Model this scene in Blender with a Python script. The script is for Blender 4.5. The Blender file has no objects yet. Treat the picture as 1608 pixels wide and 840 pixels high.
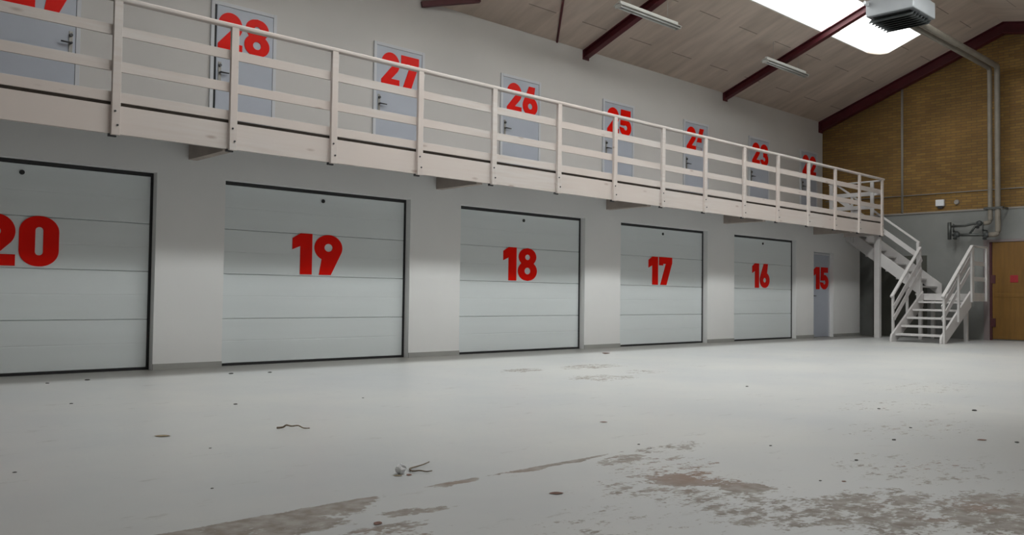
import bpy, math, random
from mathutils import Vector, Matrix

random.seed(7)
C = bpy.context.scene.collection
SC = bpy.context.scene

# ------------------------------------------------------------------ camera
CAM_H = 0.9134
F_PX = 1357.0
yaw, pitch, roll = math.radians(43.40872), math.radians(1.85687), math.radians(0.75254)
fw = Vector((math.sin(yaw) * math.cos(pitch), math.cos(yaw) * math.cos(pitch), math.sin(pitch)))
rt = Vector((math.cos(yaw), -math.sin(yaw), 0))
up = rt.cross(fw)
r2 = rt * math.cos(roll) + up * math.sin(roll)
u2 = -rt * math.sin(roll) + up * math.cos(roll)
cd = bpy.data.cameras.new('camera')
cd.sensor_fit = 'HORIZONTAL'
cd.sensor_width = 36.0
cd.lens = F_PX / 1608 * 36.0
cd.clip_end = 200
cam = bpy.data.objects.new('camera', cd)
cam.matrix_world = Matrix(((r2.x, u2.x, -fw.x, 0), (r2.y, u2.y, -fw.y, 0), (r2.z, u2.z, -fw.z, CAM_H), (0, 0, 0, 1)))
C.objects.link(cam)
SC.camera = cam

# ------------------------------------------------------------------ light
SKY_NEAR = 5.2       # skylight panes over the gallery side (visible strip)
SKY_FAR = 15.5       # skylight panes on the other slope
SC.view_settings.view_transform = 'Standard'
SC.view_settings.look = 'None'
SC.view_settings.gamma = 1.0
SC.view_settings.use_curve_mapping = False
SC.view_settings.exposure = 0.0
w = bpy.data.worlds.new('world')
SC.world = w
w.use_nodes = True
w.node_tree.nodes['Background'].inputs[0].default_value = (0.8, 0.88, 1, 1)
w.node_tree.nodes['Background'].inputs[1].default_value = 0.1
SC.cycles.max_bounces = 10
SC.cycles.diffuse_bounces = 6
SC.cycles.use_denoising = True

# ------------------------------------------------------------------ measures (metres)
YD = 10.20      # plane of the doors on the ground floor
YW = 10.08      # front face of the ground floor wall
YU = 11.40      # upper wall
YR = 9.12       # outer face of the gallery
XE = 22.54      # end wall
XB = -6.0       # wall behind
YN = -3.0       # wall on the near side
Z_EAVE = 5.797
S1 = 0.3814
Y_RIDGE = 6.79
S2 = 0.20
Z_RIDGE = Z_EAVE + (YU - Y_RIDGE) * S1


def zroof(y):
    return Z_EAVE + (YU - y) * S1 if y >= Y_RIDGE else Z_RIDGE - (Y_RIDGE - y) * S2


# ------------------------------------------------------------------ materials
def lin(c):
    return tuple(((x / 255) / 12.92 if x / 255 <= 0.04045 else ((x / 255 + 0.055) / 1.055) ** 2.4) for x in c)


def mat(name, rgb, rough=0.6, metal=0.0, var=0.06, scale=3.0, stretch=(1, 1, 1), detail=3, spec=0.5, bump=0.0, bscale=40):
    m = bpy.data.materials.new(name)
    m.use_nodes = True
    nt = m.node_tree
    b = nt.nodes['Principled BSDF']
    b.inputs['Roughness'].default_value = rough
    b.inputs['Metallic'].default_value = metal
    b.inputs['Specular IOR Level'].default_value = spec
    geo = nt.nodes.new('ShaderNodeNewGeometry')
    mp = nt.nodes.new('ShaderNodeMapping')
    mp.inputs['Scale'].default_value = stretch
    nt.links.new(geo.outputs['Position'], mp.inputs['Vector'])
    n = nt.nodes.new('ShaderNodeTexNoise')
    n.inputs['Scale'].default_value = scale
    n.inputs['Detail'].default_value = detail
    nt.links.new(mp.outputs[0], n.inputs['Vector'])
    r = nt.nodes.new('ShaderNodeMapRange')
    r.inputs['From Min'].default_value = 0.3
    r.inputs['From Max'].default_value = 0.7
    r.inputs['To Min'].default_value = 1 - var
    r.inputs['To Max'].default_value = 1 + var
    nt.links.new(n.outputs['Fac'], r.inputs['Value'])
    mu = nt.nodes.new('ShaderNodeVectorMath')
    mu.operation = 'SCALE'
    mu.inputs[0].default_value = rgb
    nt.links.new(r.outputs[0], mu.inputs['Scale'])
    nt.links.new(mu.outputs[0], b.inputs['Base Color'])
    if bump:
        n2 = nt.nodes.new('ShaderNodeTexNoise')
        n2.inputs['Scale'].default_value = bscale
        nt.links.new(geo.outputs['Position'], n2.inputs['Vector'])
        bp = nt.nodes.new('ShaderNodeBump')
        bp.inputs['Strength'].default_value = bump
        bp.inputs['Distance'].default_value = 0.01
        nt.links.new(n2.outputs['Fac'], bp.inputs['Height'])
        nt.links.new(bp.outputs[0], b.inputs['Normal'])
    return m


M = {}
M['wall'] = mat('white_painted_plaster', (0.79, 0.79, 0.785), 0.8, var=0.025, scale=0.8)
M['upper_wall'] = mat('warm_white_upper_wall', (0.57, 0.55, 0.535), 0.8, var=0.03, scale=0.8)  # separate tone, evenly darker and warmer than the lower wall
M['base'] = mat('grey_skirting_paint', (0.36, 0.36, 0.34), 0.6)
M['grey_wall'] = mat('grey_painted_brick', (0.23, 0.235, 0.225), 0.75, var=0.1, scale=1.2, bump=0.2)
M['panel'] = mat('pale_grey_door_panel', (0.70, 0.745, 0.755), 0.42, var=0.02, scale=1.0, stretch=(0.5, 1, 6))
M['gasket'] = mat('black_rubber_seal', (0.018, 0.018, 0.02), 0.6)
M['red'] = mat('red_number_vinyl', (0.80, 0.006, 0.001), 0.3, var=0.04, scale=2.0, spec=0.12)
M['leaf'] = mat('blue_grey_door_leaf', (0.43, 0.46, 0.53), 0.4, var=0.02)
M['frame'] = mat('pale_blue_door_frame', (0.56, 0.57, 0.60), 0.45, var=0.02)
M['steel'] = mat('brushed_steel', (0.30, 0.29, 0.27), 0.45, metal=0.6)
M['dark_steel'] = mat('dark_steel', (0.07, 0.07, 0.075), 0.4, metal=0.5)
M['stair'] = mat('white_painted_stair_timber', (0.57, 0.552, 0.545), 0.55, var=0.05, scale=4)
M['beam'] = mat('oxblood_painted_steel', (0.085, 0.007, 0.013), 0.5, var=0.1, scale=2)
M['lamp_white'] = mat('off_white_enamel', (0.46, 0.46, 0.43), 0.4)
M['tube_glass'] = mat('unlit_tube_glass', (0.72, 0.74, 0.72), 0.2)
M['heater'] = mat('light_grey_sheet_metal', (0.34, 0.36, 0.38), 0.4, var=0.03)
M['louvre'] = mat('dark_louvre_metal', (0.05, 0.055, 0.055), 0.5)
M['pipe'] = mat('cream_pipe_lagging', (0.225, 0.20, 0.165), 0.6, var=0.1, scale=5)
M['pipe_metal'] = mat('old_pipe_metal', (0.10, 0.105, 0.10), 0.45, metal=0.6, var=0.2, scale=10)
M['conduit'] = mat('pale_conduit_plastic', (0.27, 0.25, 0.225), 0.6)
M['white_plastic'] = mat('white_plastic', (0.75, 0.77, 0.8), 0.45)
M['mauve'] = mat('mauve_grey_frame_paint', (0.22, 0.18, 0.18), 0.6)
M['maroon'] = mat('maroon_door_track', (0.07, 0.015, 0.018), 0.6)
M['brown_leaf'] = mat('dry_leaf', (0.16, 0.07, 0.045), 0.8, var=0.3, scale=60)
M['tan_leaf'] = mat('pale_dry_leaf', (0.30, 0.24, 0.15), 0.8, var=0.3, scale=60)
M['twig'] = mat('dry_twig_bark', (0.22, 0.17, 0.12), 0.85, var=0.3, scale=60)
M['grit'] = mat('dark_grit', (0.07, 0.065, 0.06), 0.9, var=0.3, scale=60)
M['paper'] = mat('white_paper', (0.92, 0.93, 0.95), 0.7)


def N(nt, kind, **kw):
    n = nt.nodes.new(kind)
    for k, v in kw.items():
        if k in n.bl_rna.properties:
            setattr(n, k, v)
        else:
            n.inputs[k.replace('_', ' ')].default_value = v
    return n


# whitewashed pine: pale pinkish paint, lengthwise grain, knots
def timber():
    m = bpy.data.materials.new('whitewashed_pine')
    m.use_nodes = True
    nt = m.node_tree
    L = nt.links.new
    b = nt.nodes['Principled BSDF']
    b.inputs['Roughness'].default_value = 0.6
    geo = N(nt, 'ShaderNodeNewGeometry')
    mp = N(nt, 'ShaderNodeMapping')
    mp.inputs['Scale'].default_value = (0.7, 12, 12)
    L(geo.outputs['Position'], mp.inputs['Vector'])
    n = N(nt, 'ShaderNodeTexNoise', Scale=2.0, Detail=5.0)
    L(mp.outputs[0], n.inputs['Vector'])
    cr = N(nt, 'ShaderNodeValToRGB')
    e = cr.color_ramp.elements
    e[0].position, e[0].color = 0.3, (0.55, 0.485, 0.445, 1)
    e[1].position, e[1].color = 0.62, (0.60, 0.56, 0.535, 1)
    L(n.outputs['Fac'], cr.inputs['Fac'])
    # broad boards differ a little
    n3 = N(nt, 'ShaderNodeTexNoise', Scale=0.55, Detail=1.0)
    L(geo.outputs['Position'], n3.inputs['Vector'])
    mr = N(nt, 'ShaderNodeMapRange')
    mr.inputs['From Min'].default_value = 0.35
    mr.inputs['From Max'].default_value = 0.65
    L(n3.outputs['Fac'], mr.inputs['Value'])
    mix = N(nt, 'ShaderNodeMix', data_type='RGBA')
    mix.inputs['A'].default_value = (0.60, 0.525, 0.485, 1)
    L(mr.outputs[0], mix.inputs['Factor'])
    L(cr.outputs[0], mix.inputs['B'])
    # knots
    mp2 = N(nt, 'ShaderNodeMapping')
    mp2.inputs['Scale'].default_value = (1.6, 4.2, 5.2)
    L(geo.outputs['Position'], mp2.inputs['Vector'])
    v = N(nt, 'ShaderNodeTexVoronoi', Scale=1.0)
    L(mp2.outputs[0], v.inputs['Vector'])
    k = N(nt, 'ShaderNodeMapRange')
    k.inputs['From Min'].default_value = 0.05
    k.inputs['From Max'].default_value = 0.13
    k.inputs['To Min'].default_value = 0.6
    k.inputs['To Max'].default_value = 0.0
    L(v.outputs['Distance'], k.inputs['Value'])
    mix2 = N(nt, 'ShaderNodeMix', data_type='RGBA')
    L(k.outputs[0], mix2.inputs['Factor'])
    L(mix.outputs['Result'], mix2.inputs['A'])
    mix2.inputs['B'].default_value = (0.30, 0.21, 0.17, 1)
    L(mix2.outputs['Result'], b.inputs['Base Color'])
    return m


M['timber'] = timber()


def ceiling_mat():
    m = bpy.data.materials.new('wood_wool_ceiling_boards')
    m.use_nodes = True
    nt = m.node_tree
    L = nt.links.new
    b = nt.nodes['Principled BSDF']
    b.inputs['Roughness'].default_value = 0.9
    geo = N(nt, 'ShaderNodeNewGeometry')
    sep = N(nt, 'ShaderNodeSeparateXYZ')
    L(geo.outputs['Position'], sep.inputs[0])
    comb = N(nt, 'ShaderNodeCombineXYZ')
    sc = N(nt, 'ShaderNodeMath', operation='MULTIPLY')
    sc.inputs[1].default_value = 1.07
    L(sep.outputs['Y'], sc.inputs[0])
    ad = N(nt, 'ShaderNodeMath', operation='ADD')
    ad.inputs[1].default_value = 3.37
    L(sc.outputs[0], ad.inputs[0])
    L(ad.outputs[0], comb.inputs['X'])
    ax = N(nt, 'ShaderNodeMath', operation='ADD')
    ax.inputs[1].default_value = 7.0
    L(sep.outputs['X'], ax.inputs[0])
    L(ax.outputs[0], comb.inputs['Y'])
    def mth(op, a, b2=None, c=None):
        n_ = N(nt, 'ShaderNodeMath', operation=op)
        for i_, q in enumerate((a, b2, c)):
            if q is None: continue
            if isinstance(q, (int, float)): n_.inputs[i_].default_value = q
            else: L(q, n_.inputs[i_])
        return n_.outputs[0]
    row = mth('DIVIDE', ax.outputs[0], 0.70)
    ri = mth('FLOOR', row)
    rf = mth('FRACT', row)
    u = mth('ADD', mth('DIVIDE', ad.outputs[0], 2.48), mth('MULTIPLY', ri, 0.5))
    uf = mth('FRACT', u)
    seam = mth('LESS_THAN', mth('ABSOLUTE', mth('SUBTRACT', uf, 0.5)), 0.0042)
    joint = mth('LESS_THAN', mth('ABSOLUTE', mth('SUBTRACT', rf, 0.5)), 0.012)
    wn = N(nt, 'ShaderNodeTexWhiteNoise', noise_dimensions='2D')
    cv = N(nt, 'ShaderNodeCombineXYZ')
    L(ri, cv.inputs['X'])
    L(mth('FLOOR', mth('ADD', u, 0.5)), cv.inputs['Y'])
    L(cv.outputs[0], wn.inputs['Vector'])
    bmix = N(nt, 'ShaderNodeMix', data_type='RGBA')
    L(wn.outputs['Value'], bmix.inputs['Factor'])
    bmix.inputs['A'].default_value = (0.53, 0.445, 0.38, 1)
    bmix.inputs['B'].default_value = (0.60, 0.505, 0.435, 1)
    smix = N(nt, 'ShaderNodeMix', data_type='RGBA')
    L(mth('MULTIPLY', seam, 0.6), smix.inputs['Factor'])
    L(bmix.outputs['Result'], smix.inputs['A'])
    smix.inputs['B'].default_value = (0.10, 0.075, 0.06, 1)
    mp = N(nt, 'ShaderNodeMapping')
    mp.inputs['Scale'].default_value = (2.2, 0.5, 0.5)
    L(geo.outputs['Position'], mp.inputs['Vector'])
    n = N(nt, 'ShaderNodeTexNoise', Scale=2.0, Detail=4.0)
    L(mp.outputs[0], n.inputs['Vector'])
    r = N(nt, 'ShaderNodeMapRange')
    r.inputs['From Min'].default_value = 0.3
    r.inputs['From Max'].default_value = 0.7
    r.inputs['To Min'].default_value = 0.87
    r.inputs['To Max'].default_value = 1.13
    L(n.outputs['Fac'], r.inputs['Value'])
    mu = N(nt, 'ShaderNodeVectorMath', operation='SCALE')
    L(smix.outputs['Result'], mu.inputs[0])
    L(r.outputs[0], mu.inputs['Scale'])
    L(mu.outputs[0], b.inputs['Base Color'])
    return m


M['ceiling'] = ceiling_mat()


def brick_mat():
    m = bpy.data.materials.new('yellow_brick')
    m.use_nodes = True
    nt = m.node_tree
    L = nt.links.new
    b = nt.nodes['Principled BSDF']
    b.inputs['Roughness'].default_value = 0.85
    geo = N(nt, 'ShaderNodeNewGeometry')
    sep = N(nt, 'ShaderNodeSeparateXYZ')
    L(geo.outputs['Position'], sep.inputs[0])
    comb = N(nt, 'ShaderNodeCombineXYZ')
    L(sep.outputs['Y'], comb.inputs['X'])
    L(sep.outputs['Z'], comb.inputs['Y'])
    br = N(nt, 'ShaderNodeTexBrick')
    br.inputs['Scale'].default_value = 1.0
    br.inputs['Brick Width'].default_value = 0.24
    br.inputs['Row Height'].default_value = 0.0667
    br.inputs['Mortar Size'].default_value = 0.008
    br.inputs['Mortar Smooth'].default_value = 0.2
    br.inputs['Color1'].default_value = (0.25, 0.145, 0.036, 1)
    br.inputs['Color2'].default_value = (0.185, 0.10, 0.026, 1)
    br.inputs['Mortar'].default_value = (0.13, 0.082, 0.036, 1)
    L(comb.outputs[0], br.inputs['Vector'])
    n = N(nt, 'ShaderNodeTexNoise', Scale=1.1, Detail=4.0)
    L(geo.outputs['Position'], n.inputs['Vector'])
    r = N(nt, 'ShaderNodeMapRange')
    r.inputs['From Min'].default_value = 0.3
    r.inputs['From Max'].default_value = 0.7
    r.inputs['To Min'].default_value = 0.8
    r.inputs['To Max'].default_value = 1.15
    L(n.outputs['Fac'], r.inputs['Value'])
    mu = N(nt, 'ShaderNodeVectorMath', operation='SCALE')
    L(br.outputs['Color'], mu.inputs[0])
    L(r.outputs[0], mu.inputs['Scale'])
    L(mu.outputs[0], b.inputs['Base Color'])
    bp = N(nt, 'ShaderNodeBump')
    bp.inputs['Strength'].default_value = 0.4
    bp.inputs['Distance'].default_value = 0.01
    L(br.outputs['Fac'], bp.inputs['Height'])
    bp.invert = True
    L(bp.outputs[0], b.inputs['Normal'])
    return m


M['brick'] = brick_mat()


def ochre_mat():
    m = mat('ochre_stained_door_boards', (0.19, 0.092, 0.012), 0.5, var=0.12, scale=3, stretch=(1, 6, 0.5))
    return m


M['ochre'] = ochre_mat()


# worn painted concrete.  blobs = (cx, cy, rx, ry, strength) in metres on the floor
BLOBS = [
    (1.45, 3.22, 0.80, 0.48, 0.96), (2.02, 3.27, 0.36, 0.28, 0.96), (0.8, 2.7, 0.9, 0.6, 0.72), (1.9, 2.75, 0.45, 0.20, 0.70), (2.25, 2.95, 0.25, 0.12, 0.80),
    (2.74, 3.29, 0.20, 0.11, 1.15), (3.50, 3.29, 0.80, 0.085, 1.10), (3.75, 3.10, 0.35, 0.12, 0.80), (4.35, 3.15, 0.5, 0.16, 0.66),
    (3.55, 2.45, 0.75, 0.70, 0.66), (3.62, 2.58, 0.28, 0.30, 0.95), (3.68, 2.25, 0.22, 0.25, 0.90), (3.30, 1.95, 0.5, 0.4, 0.72), (3.85, 2.9, 0.6, 0.35, 0.60),
    (3.75, 1.65, 0.7, 0.45, 0.76), (4.2, 1.25, 0.7, 0.5, 0.80), (2.6, 2.2, 0.8, 0.6, 0.54), (4.9, 1.9, 0.9, 0.7, 0.55),
    (7.35, 7.6, 0.55, 0.35, 0.70), (7.4, 6.4, 0.7, 0.5, 0.66), (8.6, 7.5, 0.9, 0.5, 0.66), (8.5, 6.6, 0.5, 0.4, 0.6),
    (6.4, 2.5, 1.2, 0.6, 0.53), (7.6, 3.2, 1.3, 0.6, 0.50), (9.5, 3.6, 1.8, 0.7, 0.50),
]


def floor_mat():
    m = bpy.data.materials.new('worn_painted_concrete')
    m.use_nodes = True
    nt = m.node_tree
    L = nt.links.new
    b = nt.nodes['Principled BSDF']
    geo = N(nt, 'ShaderNodeNewGeometry')
    pos = geo.outputs['Position']
    # distort the coordinates a little so that blob edges are ragged
    dn = N(nt, 'ShaderNodeTexNoise', Scale=1.8, Detail=3.0)
    L(pos, dn.inputs['Vector'])
    ds = N(nt, 'ShaderNodeVectorMath', operation='SUBTRACT')
    L(dn.outputs['Color'], ds.inputs[0])
    ds.inputs[1].default_value = (0.5, 0.5, 0.5)
    dsc = N(nt, 'ShaderNodeVectorMath', operation='MULTIPLY')
    L(ds.outputs[0], dsc.inputs[0])
    dsc.inputs[1].default_value = (0.7, 0.35, 0)
    dp = N(nt, 'ShaderNodeVectorMath', operation='ADD')
    L(pos, dp.inputs[0])
    L(dsc.outputs[0], dp.inputs[1])
    last = None
    for cx, cy, rx, ry, st in BLOBS:
        s = N(nt, 'ShaderNodeVectorMath', operation='SUBTRACT')
        L(dp.outputs[0], s.inputs[0])
        s.inputs[1].default_value = (cx, cy, 0)
        d = N(nt, 'ShaderNodeVectorMath', operation='DIVIDE')
        L(s.outputs[0], d.inputs[0])
        d.inputs[1].default_value = (rx, ry, 1)
        ln = N(nt, 'ShaderNodeVectorMath', operation='LENGTH')
        L(d.outputs[0], ln.inputs[0])
        mr = N(nt, 'ShaderNodeMapRange', interpolation_type='SMOOTHSTEP')
        mr.inputs['From Min'].default_value = 0.35
        mr.inputs['From Max'].default_value = 1.25
        mr.inputs['To Min'].default_value = st
        mr.inputs['To Max'].default_value = 0.0
        L(ln.outputs['Value'], mr.inputs['Value'])
        if last is None:
            last = mr.outputs[0]
        else:
            mx = N(nt, 'ShaderNodeMath', operation='MAXIMUM')
            L(last, mx.inputs[0])
            L(mr.outputs[0], mx.inputs[1])
            last = mx.outputs[0]
    # hard straight border of the old paint lane, parallel to the garage wall
    sep = N(nt, 'ShaderNodeSeparateXYZ')
    L(pos, sep.inputs[0])
    edge = N(nt, 'ShaderNodeMapRange')
    edge.inputs['From Min'].default_value = 3.27
    edge.inputs['From Max'].default_value = 3.31
    edge.inputs['To Min'].default_value = 1.0
    edge.inputs['To Max'].default_value = 0.0
    L(sep.outputs['Y'], edge.inputs['Value'])
    far = N(nt, 'ShaderNodeMapRange')
    far.inputs['From Min'].default_value = 4.4
    far.inputs['From Max'].default_value = 5.0
    L(sep.outputs['X'], far.inputs['Value'])
    em = N(nt, 'ShaderNodeMath', operation='MAXIMUM')
    L(edge.outputs[0], em.inputs[0])
    L(far.outputs[0], em.inputs[1])
    den = N(nt, 'ShaderNodeMath', operation='MULTIPLY')
    L(last, den.inputs[0])
    L(em.outputs[0], den.inputs[1])
    # break-up noise
    mpn = N(nt, 'ShaderNodeMapping')
    mpn.inputs['Scale'].default_value = (0.8, 1.5, 1)
    L(pos, mpn.inputs['Vector'])
    n1 = N(nt, 'ShaderNodeTexNoise', Scale=7.5, Detail=9.0, Roughness=0.74)
    L(mpn.outputs[0], n1.inputs['Vector'])
    sm = N(nt, 'ShaderNodeMath', operation='MULTIPLY_ADD')
    L(n1.outputs['Fac'], sm.inputs[0])
    sm.inputs[1].default_value = 1.7
    sm.inputs[2].default_value = -0.85
    nh = N(nt, 'ShaderNodeTexNoise', Scale=34.0, Detail=3.0)
    L(pos, nh.inputs['Vector'])
    sh = N(nt, 'ShaderNodeMath', operation='MULTIPLY_ADD')
    L(nh.outputs['Fac'], sh.inputs[0])
    sh.inputs[1].default_value = 0.65
    sh.inputs[2].default_value = -0.325
    s2 = N(nt, 'ShaderNodeMath', operation='ADD')
    L(sm.outputs[0], s2.inputs[0])
    L(sh.outputs[0], s2.inputs[1])
    tot = N(nt, 'ShaderNodeMath', operation='ADD')
    L(s2.outputs[0], tot.inputs[0])
    L(den.outputs[0], tot.inputs[1])
    mask = N(nt, 'ShaderNodeMapRange')
    mask.inputs['From Min'].default_value = 0.62
    mask.inputs['From Max'].default_value = 0.76
    L(tot.outputs[0], mask.inputs['Value'])
    # bare concrete colour
    n2 = N(nt, 'ShaderNodeTexNoise', Scale=14.0, Detail=6.0)
    L(pos, n2.inputs['Vector'])
    cr = N(nt, 'ShaderNodeValToRGB')
    e = cr.color_ramp.elements
    e[0].position, e[0].color = 0.35, (0.225, 0.195, 0.168, 1)
    e[1].position, e[1].color = 0.65, (0.36, 0.335, 0.31, 1)
    L(n2.outputs['Fac'], cr.inputs['Fac'])
    # rusty patches
    n4 = N(nt, 'ShaderNodeTexNoise', Scale=1.7, Detail=2.0)
    L(pos, n4.inputs['Vector'])
    rr = N(nt, 'ShaderNodeMapRange')
    rr.inputs['From Min'].default_value = 0.60
    rr.inputs['From Max'].default_value = 0.72
    rr.inputs['To Max'].default_value = 0.6
    L(n4.outputs['Fac'], rr.inputs['Value'])
    mxr = N(nt, 'ShaderNodeMix', data_type='RGBA')
    rs_ = N(nt, 'ShaderNodeVectorMath', operation='SUBTRACT')
    L(dp.outputs[0], rs_.inputs[0])
    rs_.inputs[1].default_value = (3.85, 2.60, 0)
    rd = N(nt, 'ShaderNodeVectorMath', operation='DIVIDE')
    L(rs_.outputs[0], rd.inputs[0])
    rd.inputs[1].default_value = (0.45, 0.40, 1)
    rl = N(nt, 'ShaderNodeVectorMath', operation='LENGTH')
    L(rd.outputs[0], rl.inputs[0])
    rm = N(nt, 'ShaderNodeMapRange')
    rm.inputs['From Min'].default_value = 0.2
    rm.inputs['From Max'].default_value = 1.2
    rm.inputs['To Min'].default_value = 0.75
    rm.inputs['To Max'].default_value = 0.0
    L(rl.outputs['Value'], rm.inputs['Value'])
    rx = N(nt, 'ShaderNodeMath', operation='MAXIMUM')
    L(rr.outputs[0], rx.inputs[0])
    L(rm.outputs[0], rx.inputs[1])
    L(rx.outputs[0], mxr.inputs['Factor'])
    L(cr.outputs[0], mxr.inputs['A'])
    mxr.inputs['B'].default_value = (0.235, 0.145, 0.105, 1)
    # paint colour, mottled with faint scuffs
    n3 = N(nt, 'ShaderNodeTexNoise', Scale=0.45, Detail=5.0, Roughness=0.6)
    L(pos, n3.inputs['Vector'])
    cp = N(nt, 'ShaderNodeValToRGB')
    e = cp.color_ramp.elements
    e[0].position, e[0].color = 0.3, (0.47, 0.485, 0.495, 1)
    e[1].position, e[1].color = 0.7, (0.57, 0.57, 0.55, 1)
    L(n3.outputs['Fac'], cp.inputs['Fac'])
    # small dark scuffs everywhere
    mps = N(nt, 'ShaderNodeMapping')
    mps.inputs['Scale'].default_value = (0.8, 2.2, 1)
    L(pos, mps.inputs['Vector'])
    n5 = N(nt, 'ShaderNodeTexNoise', Scale=2.6, Detail=7.0, Roughness=0.75)
    L(mps.outputs[0], n5.inputs['Vector'])
    sc = N(nt, 'ShaderNodeMapRange')
    sc.inputs['From Min'].default_value = 0.60
    sc.inputs['From Max'].default_value = 0.70
    sc.inputs['To Max'].default_value = 0.6
    L(n5.outputs['Fac'], sc.inputs['Value'])
    mxs = N(nt, 'ShaderNodeMix', data_type='RGBA')
    L(sc.outputs[0], mxs.inputs['Factor'])
    L(cp.outputs[0], mxs.inputs['A'])
    mxs.inputs['B'].default_value = (0.25, 0.235, 0.215, 1)
    # near right: light falloff painted darker into the floor colour
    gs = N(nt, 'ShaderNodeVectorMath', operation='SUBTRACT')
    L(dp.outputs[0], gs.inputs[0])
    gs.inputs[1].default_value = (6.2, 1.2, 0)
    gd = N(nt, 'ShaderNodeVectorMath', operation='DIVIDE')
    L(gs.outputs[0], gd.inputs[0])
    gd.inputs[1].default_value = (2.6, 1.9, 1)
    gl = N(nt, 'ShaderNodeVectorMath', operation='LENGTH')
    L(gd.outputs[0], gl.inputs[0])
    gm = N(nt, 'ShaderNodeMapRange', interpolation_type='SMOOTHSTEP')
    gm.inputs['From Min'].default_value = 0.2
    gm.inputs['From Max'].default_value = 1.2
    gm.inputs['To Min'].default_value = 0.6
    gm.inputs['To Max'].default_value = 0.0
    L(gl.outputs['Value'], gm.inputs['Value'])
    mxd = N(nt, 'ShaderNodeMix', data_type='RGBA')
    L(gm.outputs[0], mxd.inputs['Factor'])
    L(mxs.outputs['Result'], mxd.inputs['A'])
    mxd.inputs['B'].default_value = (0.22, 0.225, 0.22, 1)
    # darker brownish band along the foot of the garage wall
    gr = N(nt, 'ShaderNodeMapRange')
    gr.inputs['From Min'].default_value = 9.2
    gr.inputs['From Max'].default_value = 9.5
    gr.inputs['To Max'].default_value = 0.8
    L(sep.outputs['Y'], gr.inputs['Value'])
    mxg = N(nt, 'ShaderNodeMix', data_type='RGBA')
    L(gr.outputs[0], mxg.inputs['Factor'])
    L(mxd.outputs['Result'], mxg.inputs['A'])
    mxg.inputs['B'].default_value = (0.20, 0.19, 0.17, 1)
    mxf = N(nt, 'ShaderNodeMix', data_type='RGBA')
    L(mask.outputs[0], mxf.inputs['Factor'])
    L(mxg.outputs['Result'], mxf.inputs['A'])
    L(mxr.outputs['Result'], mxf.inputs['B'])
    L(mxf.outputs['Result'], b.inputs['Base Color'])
    ro = N(nt, 'ShaderNodeMapRange')
    ro.inputs['To Min'].default_value = 0.36
    ro.inputs['To Max'].default_value = 0.8
    L(mask.outputs[0], ro.inputs['Value'])
    L(ro.outputs[0], b.inputs['Roughness'])
    b.inputs['Specular IOR Level'].default_value = 0.35
    bp = N(nt, 'ShaderNodeBump')
    bp.inputs['Strength'].default_value = 0.3
    bp.inputs['Distance'].default_value = 0.004
    bp.invert = True
    L(mask.outputs[0], bp.inputs['Height'])
    L(bp.outputs[0], b.inputs['Normal'])
    return m


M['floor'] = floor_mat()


def emis(name, col, strength):
    m = bpy.data.materials.new(name)
    m.use_nodes = True
    b = m.node_tree.nodes['Principled BSDF']
    b.inputs['Base Color'].default_value = (0.8, 0.8, 0.8, 1)
    b.inputs['Emission Color'].default_value = (*col, 1)
    b.inputs['Emission Strength'].default_value = strength
    return m


M['sky1'] = emis('skylight_glazing', (0.97, 1.0, 0.99), SKY_NEAR)


def dirty(m, y1, strength):
    """leaf dirt gathered on the glass along its lower edge"""
    nt = m.node_tree
    L = nt.links.new
    geo = N(nt, 'ShaderNodeNewGeometry')
    sep = N(nt, 'ShaderNodeSeparateXYZ')
    L(geo.outputs['Position'], sep.inputs[0])
    n = N(nt, 'ShaderNodeTexNoise', Scale=6.0, Detail=4.0)
    L(geo.outputs['Position'], n.inputs['Vector'])
    a = N(nt, 'ShaderNodeMath', operation='MULTIPLY_ADD')
    L(n.outputs['Fac'], a.inputs[0])
    a.inputs[1].default_value = 0.34
    L(sep.outputs['Y'], a.inputs[2])
    r = N(nt, 'ShaderNodeMapRange')
    r.inputs['From Min'].default_value = y1 + 0.06
    r.inputs['From Max'].default_value = y1 + 0.14
    r.inputs['To Min'].default_value = strength
    r.inputs['To Max'].default_value = 0.22
    L(a.outputs[0], r.inputs['Value'])
    L(r.outputs[0], nt.nodes['Principled BSDF'].inputs['Emission Strength'])


M['shaft'] = mat('white_light_shaft', (0.82, 0.82, 0.80), 0.7, var=0.02)
M['sky2'] = emis('far_skylight_glazing', (0.97, 1.0, 0.99), SKY_FAR)


# ------------------------------------------------------------------ geometry helpers
def world_loc(o):
    p = Vector((0, 0, 0))
    while o is not None:
        p += o.location
        o = o.parent
    return p


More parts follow.
